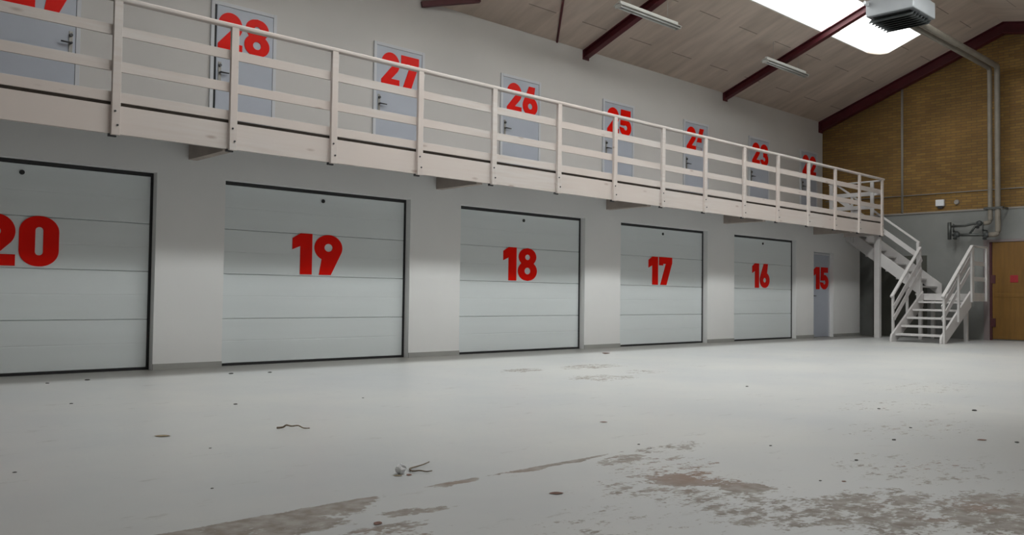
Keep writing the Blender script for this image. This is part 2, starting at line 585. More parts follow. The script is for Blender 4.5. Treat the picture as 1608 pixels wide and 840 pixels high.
class MB:
    def __init__(s):
        s.v, s.f = [], []

    def add(s, vs, fs):
        o = len(s.v)
        s.v += [tuple(v) for v in vs]
        s.f += [tuple(i + o for i in f) for f in fs]
        return s

    def box(s, x0, x1, y0, y1, z0, z1):
        if x0 > x1: x0, x1 = x1, x0
        if y0 > y1: y0, y1 = y1, y0
        if z0 > z1: z0, z1 = z1, z0
        return s.add([(x0, y0, z0), (x1, y0, z0), (x1, y1, z0), (x0, y1, z0), (x0, y0, z1), (x1, y0, z1), (x1, y1, z1), (x0, y1, z1)],
                     [(0, 3, 2, 1), (4, 5, 6, 7), (0, 1, 5, 4), (1, 2, 6, 5), (2, 3, 7, 6), (3, 0, 4, 7)])

    def prism(s, poly, axis, a, b):
        """poly: 2D points; extruded along axis from a to b (axis x: poly is (y,z); y: (x,z); z: (x,y))"""
        def P(p, t):
            return {'x': (t, p[0], p[1]), 'y': (p[0], t, p[1]), 'z': (p[0], p[1], t)}[axis]
        n = len(poly)
        vs = [P(p, a) for p in poly] + [P(p, b) for p in poly]
        fs = [tuple(range(n - 1, -1, -1)), tuple(range(n, 2 * n))] + [(i, (i + 1) % n, n + (i + 1) % n, n + i) for i in range(n)]
        return s.add(vs, fs)

    def tube(s, pts, r, seg=10, caps=True):
        pts = [Vector(p) for p in pts]
        rs = r if isinstance(r, (list, tuple)) else [r] * len(pts)
        rings = []
        for i, p in enumerate(pts):
            if i == 0: d = pts[1] - p
            elif i == len(pts) - 1: d = p - pts[i - 1]
            else: d = (pts[i + 1] - p).normalized() + (p - pts[i - 1]).normalized()
            d.normalize()
            a = Vector((0, 0, 1)) if abs(d.z) < 0.9 else Vector((1, 0, 0))
            u = d.cross(a).normalized()
            v = d.cross(u)
            k = 1.0
            if 0 < i < len(pts) - 1:
                c = max(0.35, d.dot((p - pts[i - 1]).normalized()))
                k = 1.0 / c if c > 0.5 else 1.2
            rings.append([p + (u * math.cos(2 * math.pi * j / seg) + v * math.sin(2 * math.pi * j / seg)) * rs[i] * (k if False else 1) for j in range(seg)])
        vs = [q for ring in rings for q in ring]
        fs = []
        for i in range(len(pts) - 1):
            for j in range(seg):
                fs.append((i * seg + j, i * seg + (j + 1) % seg, (i + 1) * seg + (j + 1) % seg, (i + 1) * seg + j))
        if caps:
            fs.append(tuple(range(seg - 1, -1, -1)))
            fs.append(tuple((len(pts) - 1) * seg + j for j in range(seg)))
        return s.add(vs, fs)

    def bar(s, p, q, w, h, side=None):
        """rectangular bar from p to q; w across, h upright; side = horizontal vector across"""
        p, q = Vector(p), Vector(q)
        d = (q - p).normalized()
        sd = Vector(side).normalized() if side else d.cross(Vector((0, 0, 1))).normalized()
        u = sd.cross(d).normalized()
        vs = []
        for c in (p, q):
            for a, b in ((-1, -1), (1, -1), (1, 1), (-1, 1)):
                vs.append(c + sd * a * w / 2 + u * b * h / 2)
        return s.add(vs, [(0, 3, 2, 1), (4, 5, 6, 7), (0, 1, 5, 4), (1, 2, 6, 5), (2, 3, 7, 6), (3, 0, 4, 7)])

    def build(s, name, material, parent=None, smooth=False, bevel=0.0, origin=None):
        me = bpy.data.meshes.new(name)
        off = Vector(origin) if origin else Vector((0, 0, 0))
        me.from_pydata([tuple(Vector(v) - off) for v in s.v], [], s.f)
        me.materials.append(material)
        me.update()
        import bmesh
        bm = bmesh.new()
        bm.from_mesh(me)
        bmesh.ops.recalc_face_normals(bm, faces=bm.faces)
        bm.to_mesh(me)
        bm.free()
        if smooth:
            for p in me.polygons:
                p.use_smooth = True
        o = bpy.data.objects.new(name, me)
        C.objects.link(o)
        if origin:
            o.location = off
        if parent is not None:
            o.parent = parent
            o.location = off - world_loc(parent)
        if bevel:
            md = o.modifiers.new('bevel', 'BEVEL')
            md.width = bevel
            md.segments = 2
            md.limit_method = 'ANGLE'
        return o


def tag(o, label, cat, group=None, kind=None):
    o['label'] = label
    o['category'] = cat
    if group: o['group'] = group
    if kind: o['kind'] = kind
    return o


def root(name, loc, label, cat, group=None, kind=None):
    o = bpy.data.objects.new(name, None)
    o.empty_display_size = 0.1
    o.location = loc
    C.objects.link(o)
    return tag(o, label, cat, group, kind)


def struct(o, label=None):
    o['kind'] = 'structure'
    if label: o['label'] = label
    return o


# ------------------------------------------------------------------ room shell
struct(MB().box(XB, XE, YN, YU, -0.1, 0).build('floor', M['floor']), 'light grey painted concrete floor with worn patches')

DOORS = [(1.05, 3.86, 20), (4.69, 7.50, 19), (8.45, 11.285, 18), (12.26, 15.04, 17), (16.03, 18.665, 16)]
ZT = 2.285
XLW = 21.96        # end of the ground floor wall, a passage opens behind it
wl = MB()
zt_wall = 2.765
xs = XB
for a, b, n in DOORS:
    wl.box(xs, a, YW, YD + 0.12, 0, zt_wall)
    wl.box(a, b, YW, YD + 0.12, ZT, zt_wall)
    xs = b
wl.box(xs, 19.50, YW, YD + 0.12, 0, zt_wall)
wl.box(19.50, 20.50, YW, YD + 0.12, 2.06, zt_wall)
wl.box(20.50, XLW, YW, YD + 0.12, 0, zt_wall)
wl.box(XLW - 0.12, XLW, YD + 0.12, YU, 0, zt_wall)
struct(wl.build('wall_left', M['wall']), 'white lower wall with the row of garage doors')
struct(MB().box(XB, XE, YU, YU + 0.2, 0, 6.2).build('wall_upper', M['upper_wall']), 'white upper wall behind the gallery')
bs = MB()
xs = XB
for a, b, n in DOORS + [(19.5, 20.5, 15)]:
    bs.box(xs, a, YW - 0.012, YW, 0, 0.07)
    xs = b
bs.box(xs, XLW, YW - 0.012, YW, 0, 0.07)
struct(bs.build('baseboard_left', M['base']), 'grey painted skirting below the white wall')

# end wall: brick above, grey paint below, gable follows the roof
yt = [(YN, zroof(YN)), (Y_RIDGE, Z_RIDGE), (YU, Z_EAVE)]
struct(MB().prism([(YN, 3.15), (YU, 3.15)] + [(y, z + 0.15) for y, z in reversed(yt)], 'x', XE, XE + 0.3).build('wall_end', M['brick']), 'yellow brick gable above the grey wall')
struct(MB().box(XE, XE + 0.3, YN, YU, 0, 3.15).build('wall_end_lower', M['grey_wall']), 'grey painted lower part of the end wall')
struct(MB().box(XE - 0.03, XE, YN, YU, 3.12, 3.16).build('trim_1', M['conduit']), 'thin ledge between brick and grey paint')
struct(MB().box(XB, XE, YN - 0.2, YN, 0, 6.0).build('wall_near', M['wall']))
struct(MB().box(XB - 0.2, XB, YN, YU, 0, 7.8).build('wall_back', M['wall']))

# ceiling slabs with two skylight openings
SKX0, SKX1 = 2.5, 20.55
FKX0, FKX1 = 4.0, 18.0
def slab(mb, x0, x1, ya, yb, t=0.12):
    za, zb = zroof(ya), zroof(yb)
    mb.add([(x0, ya, za), (x1, ya, za), (x1, yb, zb), (x0, yb, zb), (x0, ya, za + t), (x1, ya, za + t), (x1, yb, zb + t), (x0, yb, zb + t)],
           [(0, 3, 2, 1), (4, 5, 6, 7), (0, 1, 5, 4), (1, 2, 6, 5), (2, 3, 7, 6), (3, 0, 4, 7)])
NA, NB = 7.96, 8.97
FA, FB = 4.6, 5.6
ce = MB()
slab(ce, XB, XE, NB, YU)
slab(ce, XB, XE, Y_RIDGE, NA)
slab(ce, XB, SKX0, NA, NB)
slab(ce, SKX1, XE, NA, NB)
slab(ce, XB, XE, FB, Y_RIDGE)
slab(ce, XB, XE, YN, FA)
slab(ce, XB, FKX0, FA, FB)
slab(ce, FKX1, XE, FA, FB)
cr_ = []
for i in range(13):
    t = math.radians(90 * i / 12)
    cr_.append((SKX1 - 1.0 + 1.0 * math.sin(t), NB - 0.30 + 0.30 * math.cos(t)))
cp_ = cr_ + [(SKX1, NB)]
nn = len(cp_)
ce.add([(x, y, zroof(y)) for x, y in cp_] + [(x, y, zroof(y) + 0.028) for x, y in cp_],
       [tuple(range(nn)), tuple(range(2 * nn - 1, nn - 1, -1))] + [(i, (i + 1) % nn, nn + (i + 1) % nn, nn + i) for i in range(nn)])
struct(ce.build('ceiling', M['ceiling']), 'brown boarded ceiling rising to the ridge')


def skylight(n, ya, yb, m, x0, x1, d):
    e = struct(root('window_%d' % n, ((x0 + x1) / 2, (ya + yb) / 2, zroof((ya + yb) / 2)), 'long bright skylight in the ceiling' if n == 1 else 'second skylight in the far roof slope', 'skylight'))
    za, zb = zroof(ya), zroof(yb)
    MB().add([(x0, ya, za + d), (x1, ya, za + d), (x1, yb, zb + d), (x0, yb, zb + d)], [(0, 1, 2, 3)]).build('pane', m, e)
    sh = MB()
    t = 0.02
    for p, q in (((x0, ya), (x1, ya + t)), ((x0, yb - t), (x1, yb)), ((x0, ya + t), (x0 + t, yb - t)), ((x1 - t, ya + t), (x1, yb - t))):
        (xa, y0), (xb, y1) = p, q
        vs = []
        for zz in (0.005, d):
            vs += [(xa, y0, zroof(y0) + zz), (xb, y0, zroof(y0) + zz), (xb, y1, zroof(y1) + zz), (xa, y1, zroof(y1) + zz)]
        sh.add(vs, [(0, 3, 2, 1), (4, 5, 6, 7), (0, 1, 5, 4), (1, 2, 6, 5), (2, 3, 7, 6), (3, 0, 4, 7)])
    sh.build('light_shaft', M['shaft'], e)


skylight(1, NA, NB, M['sky1'], SKX0, SKX1, 0.22)
skylight(2, FA, FB, M['sky2'], FKX0, FKX1, 0.48)

# ------------------------------------------------------------------ roof beams (I-sections)
def rafter(x, w, h, label):
    e = root('roof_beam', (x, YU, Z_EAVE), label, 'beam', 'oxblood steel roof beams')
    mb = MB()
    for ya, yb in ((YU - 0.001, Y_RIDGE), (Y_RIDGE, YN)):
        za, zb = zroof(ya) - 0.002, zroof(yb) - 0.002
        for dx0, dx1, d0, d1 in ((-w / 2, w / 2, 0, 0.02), (-w / 2, w / 2, h - 0.02, h), (-0.012, 0.012, 0.02, h - 0.02)):
            mb.add([(x + dx0, ya, za - d1), (x + dx1, ya, za - d1), (x + dx1, yb, zb - d1), (x + dx0, yb, zb - d1),
                    (x + dx0, ya, za - d0), (x + dx1, ya, za - d0), (x + dx1, yb, zb - d0), (x + dx0, yb, zb - d0)],
                   [(0, 3, 2, 1), (4, 5, 6, 7), (0, 1, 5, 4), (1, 2, 6, 5), (2, 3, 7, 6), (3, 0, 4, 7)])
    mb.build('beam_section', M['beam'], e)
    MB().box(x - w / 2 - 0.02, x + w / 2 + 0.02, YU - 0.018, YU - 0.001, Z_EAVE - h - 0.03, Z_EAVE - 0.01).build('end_plate', M['beam'], e)
    return e


rafter(7.75, 0.14, 0.16, 'dark red steel roof beam meeting the white wall above door 27, at the top edge')
rafter(12.72, 0.14, 0.165, 'dark red steel roof beam ending on the wall above door 25, crossed by a hanging tube light')
rafter(17.69, 0.14, 0.165, 'dark red steel roof beam between doors 24 and 23, running under the skylight')
rafter(22.42, 0.19, 0.27, 'dark red steel roof beam along the top of the brick gable')


def onroof(x, y, d=0.02):
    return (x, y, zroof(y) - d)


b1 = MB().tube([onroof(11.88, 11.38), onroof(10.6, 9.95), onroof(8.0, 7.05)], 0.022).build('wind_brace', M['beam'])
tag(b1, 'thin dark red diagonal brace rod on the ceiling left of the first full roof beam', 'brace', 'diagonal roof braces')
b2 = MB().bar((8.62, 11.385, 5.72), (9.55, 10.98, 5.93), 0.09, 0.09).build('wind_brace', M['beam'])
tag(b2, 'short dark red brace at the top edge of the wall above door 27', 'brace', 'diagonal roof braces')

# ------------------------------------------------------------------ digits
def arc(cx, cy, rx, ry, a0, a1, n=20):
    return [(cx + rx * math.cos(math.radians(a0 + (a1 - a0) * i / n)), cy + ry * math.sin(math.radians(a0 + (a1 - a0) * i / n))) for i in range(n + 1)]


def rot(loops, w):
    return [[(w - x, 1 - y) for x, y in l] for l in loops]


nine = [[(0.13, 0), (0.44, 0)] + arc(0.37, 0.675, 0.37, 0.325, -22, 242, 34), arc(0.37, 0.68, 0.11, 0.10, 0, 360, 20)[:-1]]
eo = []
for i in range(41):
    y = i / 40
    wv = 0
    if y <= 0.6: wv = max(wv, 0.375 * math.sqrt(max(0, 1 - ((y - 0.30) / 0.30) ** 2)))
    if y >= 0.46: wv = max(wv, 0.345 * math.sqrt(max(0, 1 - ((y - 0.73) / 0.27) ** 2)))
    eo.append((wv, y))
eight = [[(0.375 + a, y) for a, y in eo] + [(0.375 - a, y) for a, y in reversed(eo[1:-1])],
         arc(0.375, 0.72, 0.10, 0.085, 0, 360, 18)[:-1], arc(0.375, 0.30, 0.12, 0.105, 0, 360, 18)[:-1]]


def rrect(x0, x1, y0, y1, rx, ry):
    return (arc(x1 - rx, y0 + ry, rx, ry, -90, 0, 10) + arc(x1 - rx, y1 - ry, rx, ry, 0, 90, 10) +
            arc(x0 + rx, y1 - ry, rx, ry, 90, 180, 10) + arc(x0 + rx, y0 + ry, rx, ry, 180, 270, 10))


GLYPH = {
    '0': (0.74, [rrect(0, 0.74, 0, 1, 0.355, 0.31), rrect(0.295, 0.445, 0.22, 0.78, 0.07, 0.07)]),
    '1': (0.50, [[(0, 0.875), (0.2, 1), (0.5, 1), (0.5, 0), (0.2, 0), (0.2, 0.69), (0, 0.60)]]),
    '2': (0.70, [arc(0.35, 0.665, 0.345, 0.335, 183, -38, 26) + [(0.38, 0.22), (0.70, 0.22), (0.70, 0), (0, 0), (0, 0.16), (0.36, 0.55)] + arc(0.34, 0.66, 0.10, 0.085, -40, 185, 12)]),
    '3': (0.72, [arc(0.34, 0.72, 0.34, 0.28, 172, -42, 20) + arc(0.35, 0.30, 0.37, 0.30, 44, -172, 24) + arc(0.34, 0.30, 0.11, 0.09, -172, 80, 12) +
                 [(0.26, 0.40), (0.26, 0.61)] + arc(0.33, 0.71, 0.09, 0.075, -80, 172, 12)]),
    '4': (0.74, [[(0.24, 1), (0.55, 1), (0.31, 0.41), (0.37, 0.41), (0.37, 0.62), (0.65, 0.62), (0.65, 0.41), (0.75, 0.41), (0.75, 0.18), (0.65, 0.18), (0.65, 0), (0.36, 0), (0.36, 0.18), (0, 0.18), (0, 0.40)]]),
    '5': (0.71, [[(0.06, 1), (0.66, 1), (0.66, 0.76), (0.31, 0.76), (0.305, 0.655)] + arc(0.35, 0.33, 0.36, 0.33, 92, -180, 28) + [(0.25, 0.30)] + arc(0.355, 0.32, 0.105, 0.095, 190, 480, 18) + [(0.27, 0.395), (0.03, 0.395)]]),
    '6': (0.74, rot(nine, 0.74)),
    '7': (0.71, [[(0, 0.70), (0, 1), (0.71, 1), (0.71, 0.80), (0.40, 0), (0.07, 0), (0.37, 0.76), (0.22, 0.76), (0.22, 0.70)]]),
    '8': (0.75, eight),
    '9': (0.74, nine),
}
_g = {}


def glyph_mesh(ch):
    if ch in _g: return _g[ch]
    cu = bpy.data.curves.new('digit', 'CURVE')
    cu.dimensions = '2D'
    cu.fill_mode = 'BOTH'
    cu.extrude = 0.004
    for loop in GLYPH[ch][1]:
        sp = cu.splines.new('POLY')
        sp.points.add(len(loop) - 1)
        for p, (x, y) in zip(sp.points, loop):
            p.co = (x, y, 0, 1)
        sp.use_cyclic_u = True
    o = bpy.data.objects.new('tmp', cu)
    C.objects.link(o)
    dg = bpy.context.evaluated_depsgraph_get()
    dg.update()
    me = bpy.data.meshes.new_from_object(o.evaluated_get(dg))
    bpy.data.objects.remove(o)
    me.materials.clear()
    me.materials.append(M['red'])
    _g[ch] = me
    return me


def number(text, x, y, z, h, parent, width=None):
    """digits standing on the plane y (facing -y); left edge at x, base at z"""
    gap = 0.06
    tot = sum(GLYPH[c][0] for c in text) + gap * (len(text) - 1)
    sx = h if width is None else width / tot
    cx = x
    for c in text:
        o = bpy.data.objects.new('digit', glyph_mesh(c))
        C.objects.link(o)
        o.parent = parent
        o.location = Vector((cx, y, z)) - parent.location
        o.rotation_euler = (math.pi / 2, 0, 0)
        o.scale = (sx, h, 1)
        cx += (GLYPH[c][0] + gap) * sx


# ------------------------------------------------------------------ sectional garage doors
def garage_door(a, b, n, nx, nw, label):
    e = root('door_%d' % n, ((a + b) / 2, YD, 0), label, 'garage door', 'numbered garage doors on the ground floor', 'structure')
    x0, x1 = a + 0.035, b - 0.03
    z0, z1 = 0.028, ZT - 0.04
    ph = (z1 - z0) / 4
    for k in range(4):
        p0, p1 = z0 + k * ph, z0 + (k + 1) * ph
        y = YD
        mid = (p0 + p1) / 2
        prof = [(y + 0.04, p0), (y + 0.010, p0), (y, p0 + 0.006)]
        for q in (mid,):
            prof += [(y, q - 0.008), (y + 0.0015, q - 0.003), (y + 0.0015, q + 0.003), (y, q + 0.008)]
        prof += [(y, p1 - 0.006), (y + 0.010, p1 - 0.003), (y + 0.04, p1 - 0.002)]
        MB().prism(prof, 'x', x0, x1).build('panel', M['panel'], e)
    MB().box(a, b, YD - 0.01, YD + 0.05, ZT - 0.04, ZT).build('top_seal', M['gasket'], e)
    MB().box(a, b, YD - 0.012, YD + 0.05, 0.0, 0.03).build('bottom_seal', M['gasket'], e)
    MB().box(x1, b, YD - 0.01, YD + 0.05, 0.03, ZT - 0.04).build('side_seal', M['gasket'], e)
    MB().box(a, x0, YD - 0.01, YD + 0.05, 0.03, ZT - 0.04).build('side_seal', M['gasket'], e)
    xc = (a + b) / 2 + 0.03
    MB().tube([(xc, YD + 0.01, 2.15), (xc, YD - 0.012, 2.15)], 0.026, 14).build('lock', M['gasket'], e)
    number(str(n), nx, YD - 0.005, 1.158, 0.54, e, nw)
    return e


garage_door(*DOORS[0], 2.075, 0.79, 'pale grey sectional garage door with red number 20, cut by the left edge of the photo')
garage_door(*DOORS[1], 5.68, 0.757, 'pale grey sectional garage door with red number 19')
garage_door(*DOORS[2], 9.45, 0.765, 'pale grey sectional garage door with red number 18')
garage_door(*DOORS[3], 13.235, 0.75, 'pale grey sectional garage door with red number 17')
garage_door(*DOORS[4], 16.94, 0.727, 'pale grey sectional garage door with red number 16')


# ------------------------------------------------------------------ hinged doors
def hinged(n, x0, x1, y, z0, z1, side, nx, nw, label, nz, gap=False, group='numbered blue-grey doors on the gallery'):
    e = root('door_%d' % n, ((x0 + x1) / 2, y, z0), label, 'door', group, 'structure')
    f = 0.05
    fr = MB()
    fr.box(x0, x0 + f, y - 0.03, y, z0, z1).box(x1 - f, x1, y - 0.03, y, z0, z1).box(x0 + f, x1 - f, y - 0.03, y, z1 - f, z1)
    fr.build('door_frame', M['frame'], e, bevel=0.003)
    g = 0.004
    gl = 0.035 if gap else g
    if gap:
        MB().box(x0 + f, x0 + f + gl, y - 0.006, y - 0.001, z0, z1 - f).build('dark_gap', M['gasket'], e)
    MB().box(x0 + f + gl, x1 - f - g, y - 0.022, y - 0.001, z0 + 0.01, z1 - f - g).build('door_leaf', M['leaf'], e)
    number(str(n), nx, y - 0.027, nz, 0.54, e, nw)
    hx = x0 + f + gl + 0.05 if side == 'L' else x1 - f - 0.06
    hz = z0 + (1.10 if z0 > 1 else 1.00)
    h = MB()
    h.box(hx - 0.022, hx + 0.022, y - 0.032, y - 0.022, hz - 0.20, hz + 0.15)
    h.build('handle_plate', M['steel'], e, bevel=0.003)
    lv = 1 if side == 'L' else -1
    k = MB()
    k.tube([(hx, y - 0.03, hz), (hx, y - 0.075, hz)], 0.013, 10)
    k.tube([(hx, y - 0.07, hz), (hx + lv * 0.12, y - 0.07, hz)], 0.010, 10)
    k.build('door_handle', M['dark_steel'], e, smooth=True)
    MB().tube([(hx, y - 0.02, hz + 0.10), (hx, y - 0.055, hz + 0.10)], 0.02, 14).build('lock_cylinder', M['dark_steel'], e)
    MB().tube([(hx, y - 0.02, hz - 0.17), (hx, y - 0.045, hz - 0.17)], 0.026, 14).build('lower_lock', M['dark_steel'], e)
    return e


ZDK = 2.80
UP = [(29, 2.36, 3.37, 'R', 2.50, 0.76), (28, 5.03, 6.01, 'L', 5.13, 0.77), (27, 7.70, 8.70, 'L', 7.84, 0.74), (26, 10.43, 11.45, 'L', 10.58, 0.78),
      (25, 13.24, 14.24, 'L', 13.37, 0.77), (24, 16.01, 16.98, 'L', 16.12, 0.76), (23, 18.73, 19.68, 'L', 18.87, 0.76), (22, 21.27, 22.20, 'L', 21.38, 0.74)]
for n, a, b, sd, nx, nw in UP:
    hinged(n, a, b, YU, 2.831, 4.92, sd, nx, nw, 'blue-grey gallery door with red number %d' % n, 4.25, gap=(n == 28))
hinged(15, 19.50, 20.50, YD, 0.0, 2.05, 'L', 19.68, 0.75, 'blue-grey ground floor door with red number 15, beside the stairs', 1.165, group='numbered blue-grey door on the ground floor')

# ------------------------------------------------------------------ gallery deck
XG = 21.10       # right end of the gallery edge
gal = root('gallery', (12, 9.6, 2.5), 'white timber gallery walkway carried along the wall above the garage doors', 'gallery')
dk = MB()
y = YR + 0.06
dk.box(XB + 0.002, XG - 0.046, YR + 0.03, YU - 0.002, 2.791, 2.83)
dk.box(XG - 0.046, XE - 0.002, 10.5, YU - 0.002, 2.791, 2.83)
dk.build('deck', mat('dark_deck_chipboard', (0.085, 0.072, 0.06), 0.8, var=0.2, scale=6), gal)
x = XB
cuts = [XB, -2.0, 1.77, 4.30, 6.899, 9.563, 12.196, 14.808, 17.363, 19.799, XG]
for a, b in zip(cuts, cuts[1:]):
    MB().box(a + 0.001, b - 0.001, YR, YR + 0.045, 2.50, 2.79).build('fascia_board', M['timber'], gal, bevel=0.003)
MB().box(XG - 0.045, XG, YR + 0.045, 10.5, 2.50, 2.79).build('fascia_board', M['timber'], gal, bevel=0.003)
for bx in (0.45, 4.25, 7.99, 11.87, 15.64, 19.5):
    MB().box(bx - 0.03, bx + 0.08, YR + 0.046, YW - 0.001, 2.475, 2.79).build('cantilever_beam', mat('raw_grey_timber', (0.40, 0.345, 0.305), 0.75, var=0.12, scale=4), gal, bevel=0.004)

# ------------------------------------------------------------------ gallery railing
rail = root('gallery_railing', (12, YR, 2.5), 'long white timber railing along the edge of the gallery', 'railing')
POSTS = [0.50, 1.77, 3.047, 4.30, 5.589, 6.899, 8.218, 9.563, 10.896, 12.196, 13.485, 14.808, 16.086, 17.363, 18.589, 19.799, 21.032]
PW = 0.085


def post(x, yf, parent, z0=2.485, z1=3.86, nm='post'):
    o = MB().box(x - PW / 2, x + PW / 2, yf - 0.045, yf - 0.001, z0, z1).build(nm, M['timber'], parent, bevel=0.004)
    for bx, bz in ((x - 0.012, z0 + 0.24), (x + 0.014, z0 + 0.10)):
        MB().tube([(bx, yf - 0.046, bz), (bx, yf - 0.054, bz)], 0.011, 8).build('bolt', M['dark_steel'], o)
    MB().box(x - PW / 2 - 0.012, x + PW / 2 - 0.02, yf - 0.001, yf + 0.03, z0 - 0.015, z0 + 0.014).build('dark_foot_block', M['dark_steel'], o)  # small dark block behind the foot of the post
    return o


for x in POSTS:
    post(x, YR, rail)
for i, (a, b) in enumerate(zip(POSTS, POSTS[1:])):
    for z0, z1 in ((2.832, 2.935), (3.14, 3.245), (3.51, 3.615)):
        dz = random.uniform(-0.006, 0.006)
        MB().box(a + 0.001, b - 0.001, YR + 0.001, YR + 0.024, z0 + dz, z1 + dz).build('rail_board', M['timber'], rail, bevel=0.002)
hp = [(-0.4, YR - 0.01, 3.878), (XG + 0.06, YR - 0.01, 3.878)]
MB().box(-0.4, XG + 0.04, YR - 0.05, YR + 0.035, 3.854, 3.902).build('handrail', M['timber'], rail, bevel=0.014)
for (z0, z1) in ((2.832, 2.935), (3.14, 3.245), (3.51, 3.615)):
    MB().box(-0.4, 0.499, YR + 0.001, YR + 0.024, z0, z1).build('rail_board', M['timber'], rail)

# return railing across the gallery end, beside the stair head
ret = root('end_railing', (XG, 9.8, 2.8), 'short white railing returning across the gallery end beside the stair head', 'railing')
for yy in (9.36, 10.42):
    MB().box(XG - 0.05, XG - 0.005, yy - PW / 2, yy + PW / 2, 2.831, 3.83).build('post', M['stair'], ret, bevel=0.004)
for z0, z1 in ((2.86, 2.95), (3.17, 3.27), (3.50, 3.60)):
    MB().box(XG - 0.004, XG + 0.02, YR + 0.03, 10.46, z0, z1).build('rail_board', M['stair'], ret, bevel=0.002)
MB().box(XG - 0.055, XG + 0.03, YR + 0.036, 10.48, 3.83, 3.865).build('handrail', M['stair'], ret, bevel=0.01)

# tall post under the gallery corner
tag(MB().box(21.03, 21.16, 9.17, 9.30, 0, 2.50).build('support_post', M['stair'], bevel=0.006),
    'tall square white post from the floor to the gallery corner', 'post')

# ------------------------------------------------------------------ stair
st = root('staircase', (21.0, 7.7, 0), 'white timber L-shaped staircase with open treads and a landing by the yellow door', 'staircase')
LZ = 1.09
XA, XL0, XL1 = 19.40, 21.12, 22.07
YA, YB = 7.10, 8.20
riser = LZ / 6
tread = (XL0 - XA - 0.12) / 5
# lower flight treads (rise towards the end wall)
for k in range(5):
    x0 = XA + 0.12 + k * tread
    z = riser * (k + 1)
    MB().box(x0, x0 + tread + 0.01, YA + 0.045, YB - 0.045, z - 0.045, z).build('tread', M['stair'], st, bevel=0.004)
sl = riser / tread
def flight_x(z_at_foot, x):
    return z_at_foot + (x - (XA + 0.12)) * sl
for yy in (YA, YB - 0.045):
    xa, xb = XA - 0.06, XL0
    top = lambda x: riser + 0.06 + (x - (XA + 0.12)) * sl
    poly = [(xa, 0), (xa + 0.26, 0), (xb, top(xb) - 0.36), (xb, top(xb)), (xa + 0.03, top(xa + 0.03)), (xa, top(xa) - 0.06)]
    MB().prism(poly, 'y', yy, yy + 0.045).build('stringer', M['stair'], st, bevel=0.004)
# landing
MB().box(XL0, XL1, YA + 0.046, YB + 0.15, LZ - 0.04, LZ).build('landing_deck', M['stair'], st)
MB().box(XL0, XL1, YA, YA + 0.045, LZ - 0.17, LZ + 0.02).build('landing_fascia', M['stair'], st, bevel=0.004)
MB().box(XL0 + 0.001, XL0 + 0.045, YA + 0.046, YB - 0.046, LZ - 0.16, LZ - 0.041).build('landing_fascia', M['stair'], st, bevel=0.004)
MB().box(XL1 - 0.045, XL1, YA + 0.046, YB + 0.15, LZ - 0.16, LZ - 0.041).build('landing_fascia', M['stair'], st, bevel=0.004)
for lx, ly, t in ((XL0 + 0.09, YA + 0.15, LZ - 0.041), (XL0 + 0.09, YB + 0.06, LZ - 0.041), (XL1 - 0.1, YB + 0.06, LZ - 0.041)):
    MB().box(lx - 0.04, lx + 0.04, ly - 0.04, ly + 0.04, 0, t).build('landing_leg', M['stair'], st, bevel=0.004)

# lower flight guards on both sides
RX0, RX1 = 19.42, 21.10
RZ0, RZ1 = 1.03, 2.18
rs = (RZ1 - RZ0) / (RX1 - RX0)
for yy, sgn, RX0 in ((YA, -1, 19.40), (YB, 1, 19.54)):
    rs = (RZ1 - RZ0) / (RX1 - RX0)
    yo = yy + sgn * 0.022
    for px_, lo in ((RX0 + 0.03, 0.0), ((RX0 + RX1) / 2 + 0.02, 0.45), (RX1 - 0.02, 0.90)):
        MB().box(px_ - 0.035, px_ + 0.035, yo - 0.022, yo + 0.022, lo, RZ0 + (px_ - RX0) * rs - 0.02).build('baluster_post', M['stair'], st, bevel=0.004)
    MB().bar((RX0 - 0.05, yo, RZ0 - 0.05 * rs), (RX1, yo, RZ1), 0.07, 0.045, side=(0, 1, 0)).build('handrail', M['stair'], st, bevel=0.008)
    for d in (0.27, 0.52):
        yi = yy - sgn * 0.011
        MB().bar((RX0 - 0.0, yi - sgn * 0.001, RZ0 - d), (RX1, yi - sgn * 0.001, RZ1 - d), 0.02, 0.11, side=(0, 1, 0)).build('rail_board', M['stair'], st, bevel=0.002)
# landing guard on the yellow door side
for px_ in (XL0 + 0.02, XL1 - 0.04):
    MB().box(px_ - 0.035, px_ + 0.035, YA - 0.045, YA - 0.001, LZ - 0.17, 2.16).build('baluster_post', M['stair'], st, bevel=0.004)
MB().box(RX1 + 0.01, XL1, YA - 0.05, YA + 0.02, 2.16, 2.20).build('handrail', M['stair'], st, bevel=0.008)
for z0 in (1.38, 1.74):
    MB().box(XL0, XL1, YA + 0.001, YA + 0.022, z0, z0 + 0.10).build('rail_board', M['stair'], st, bevel=0.002)
# landing guard towards the camera side of the upper flight's foot: newel shared with upper flight
MB().box(XL0 - 0.035, XL0 + 0.035, YB + 0.046, YB + 0.11, LZ - 0.2, 2.30).build('newel_post', M['stair'], st, bevel=0.004)

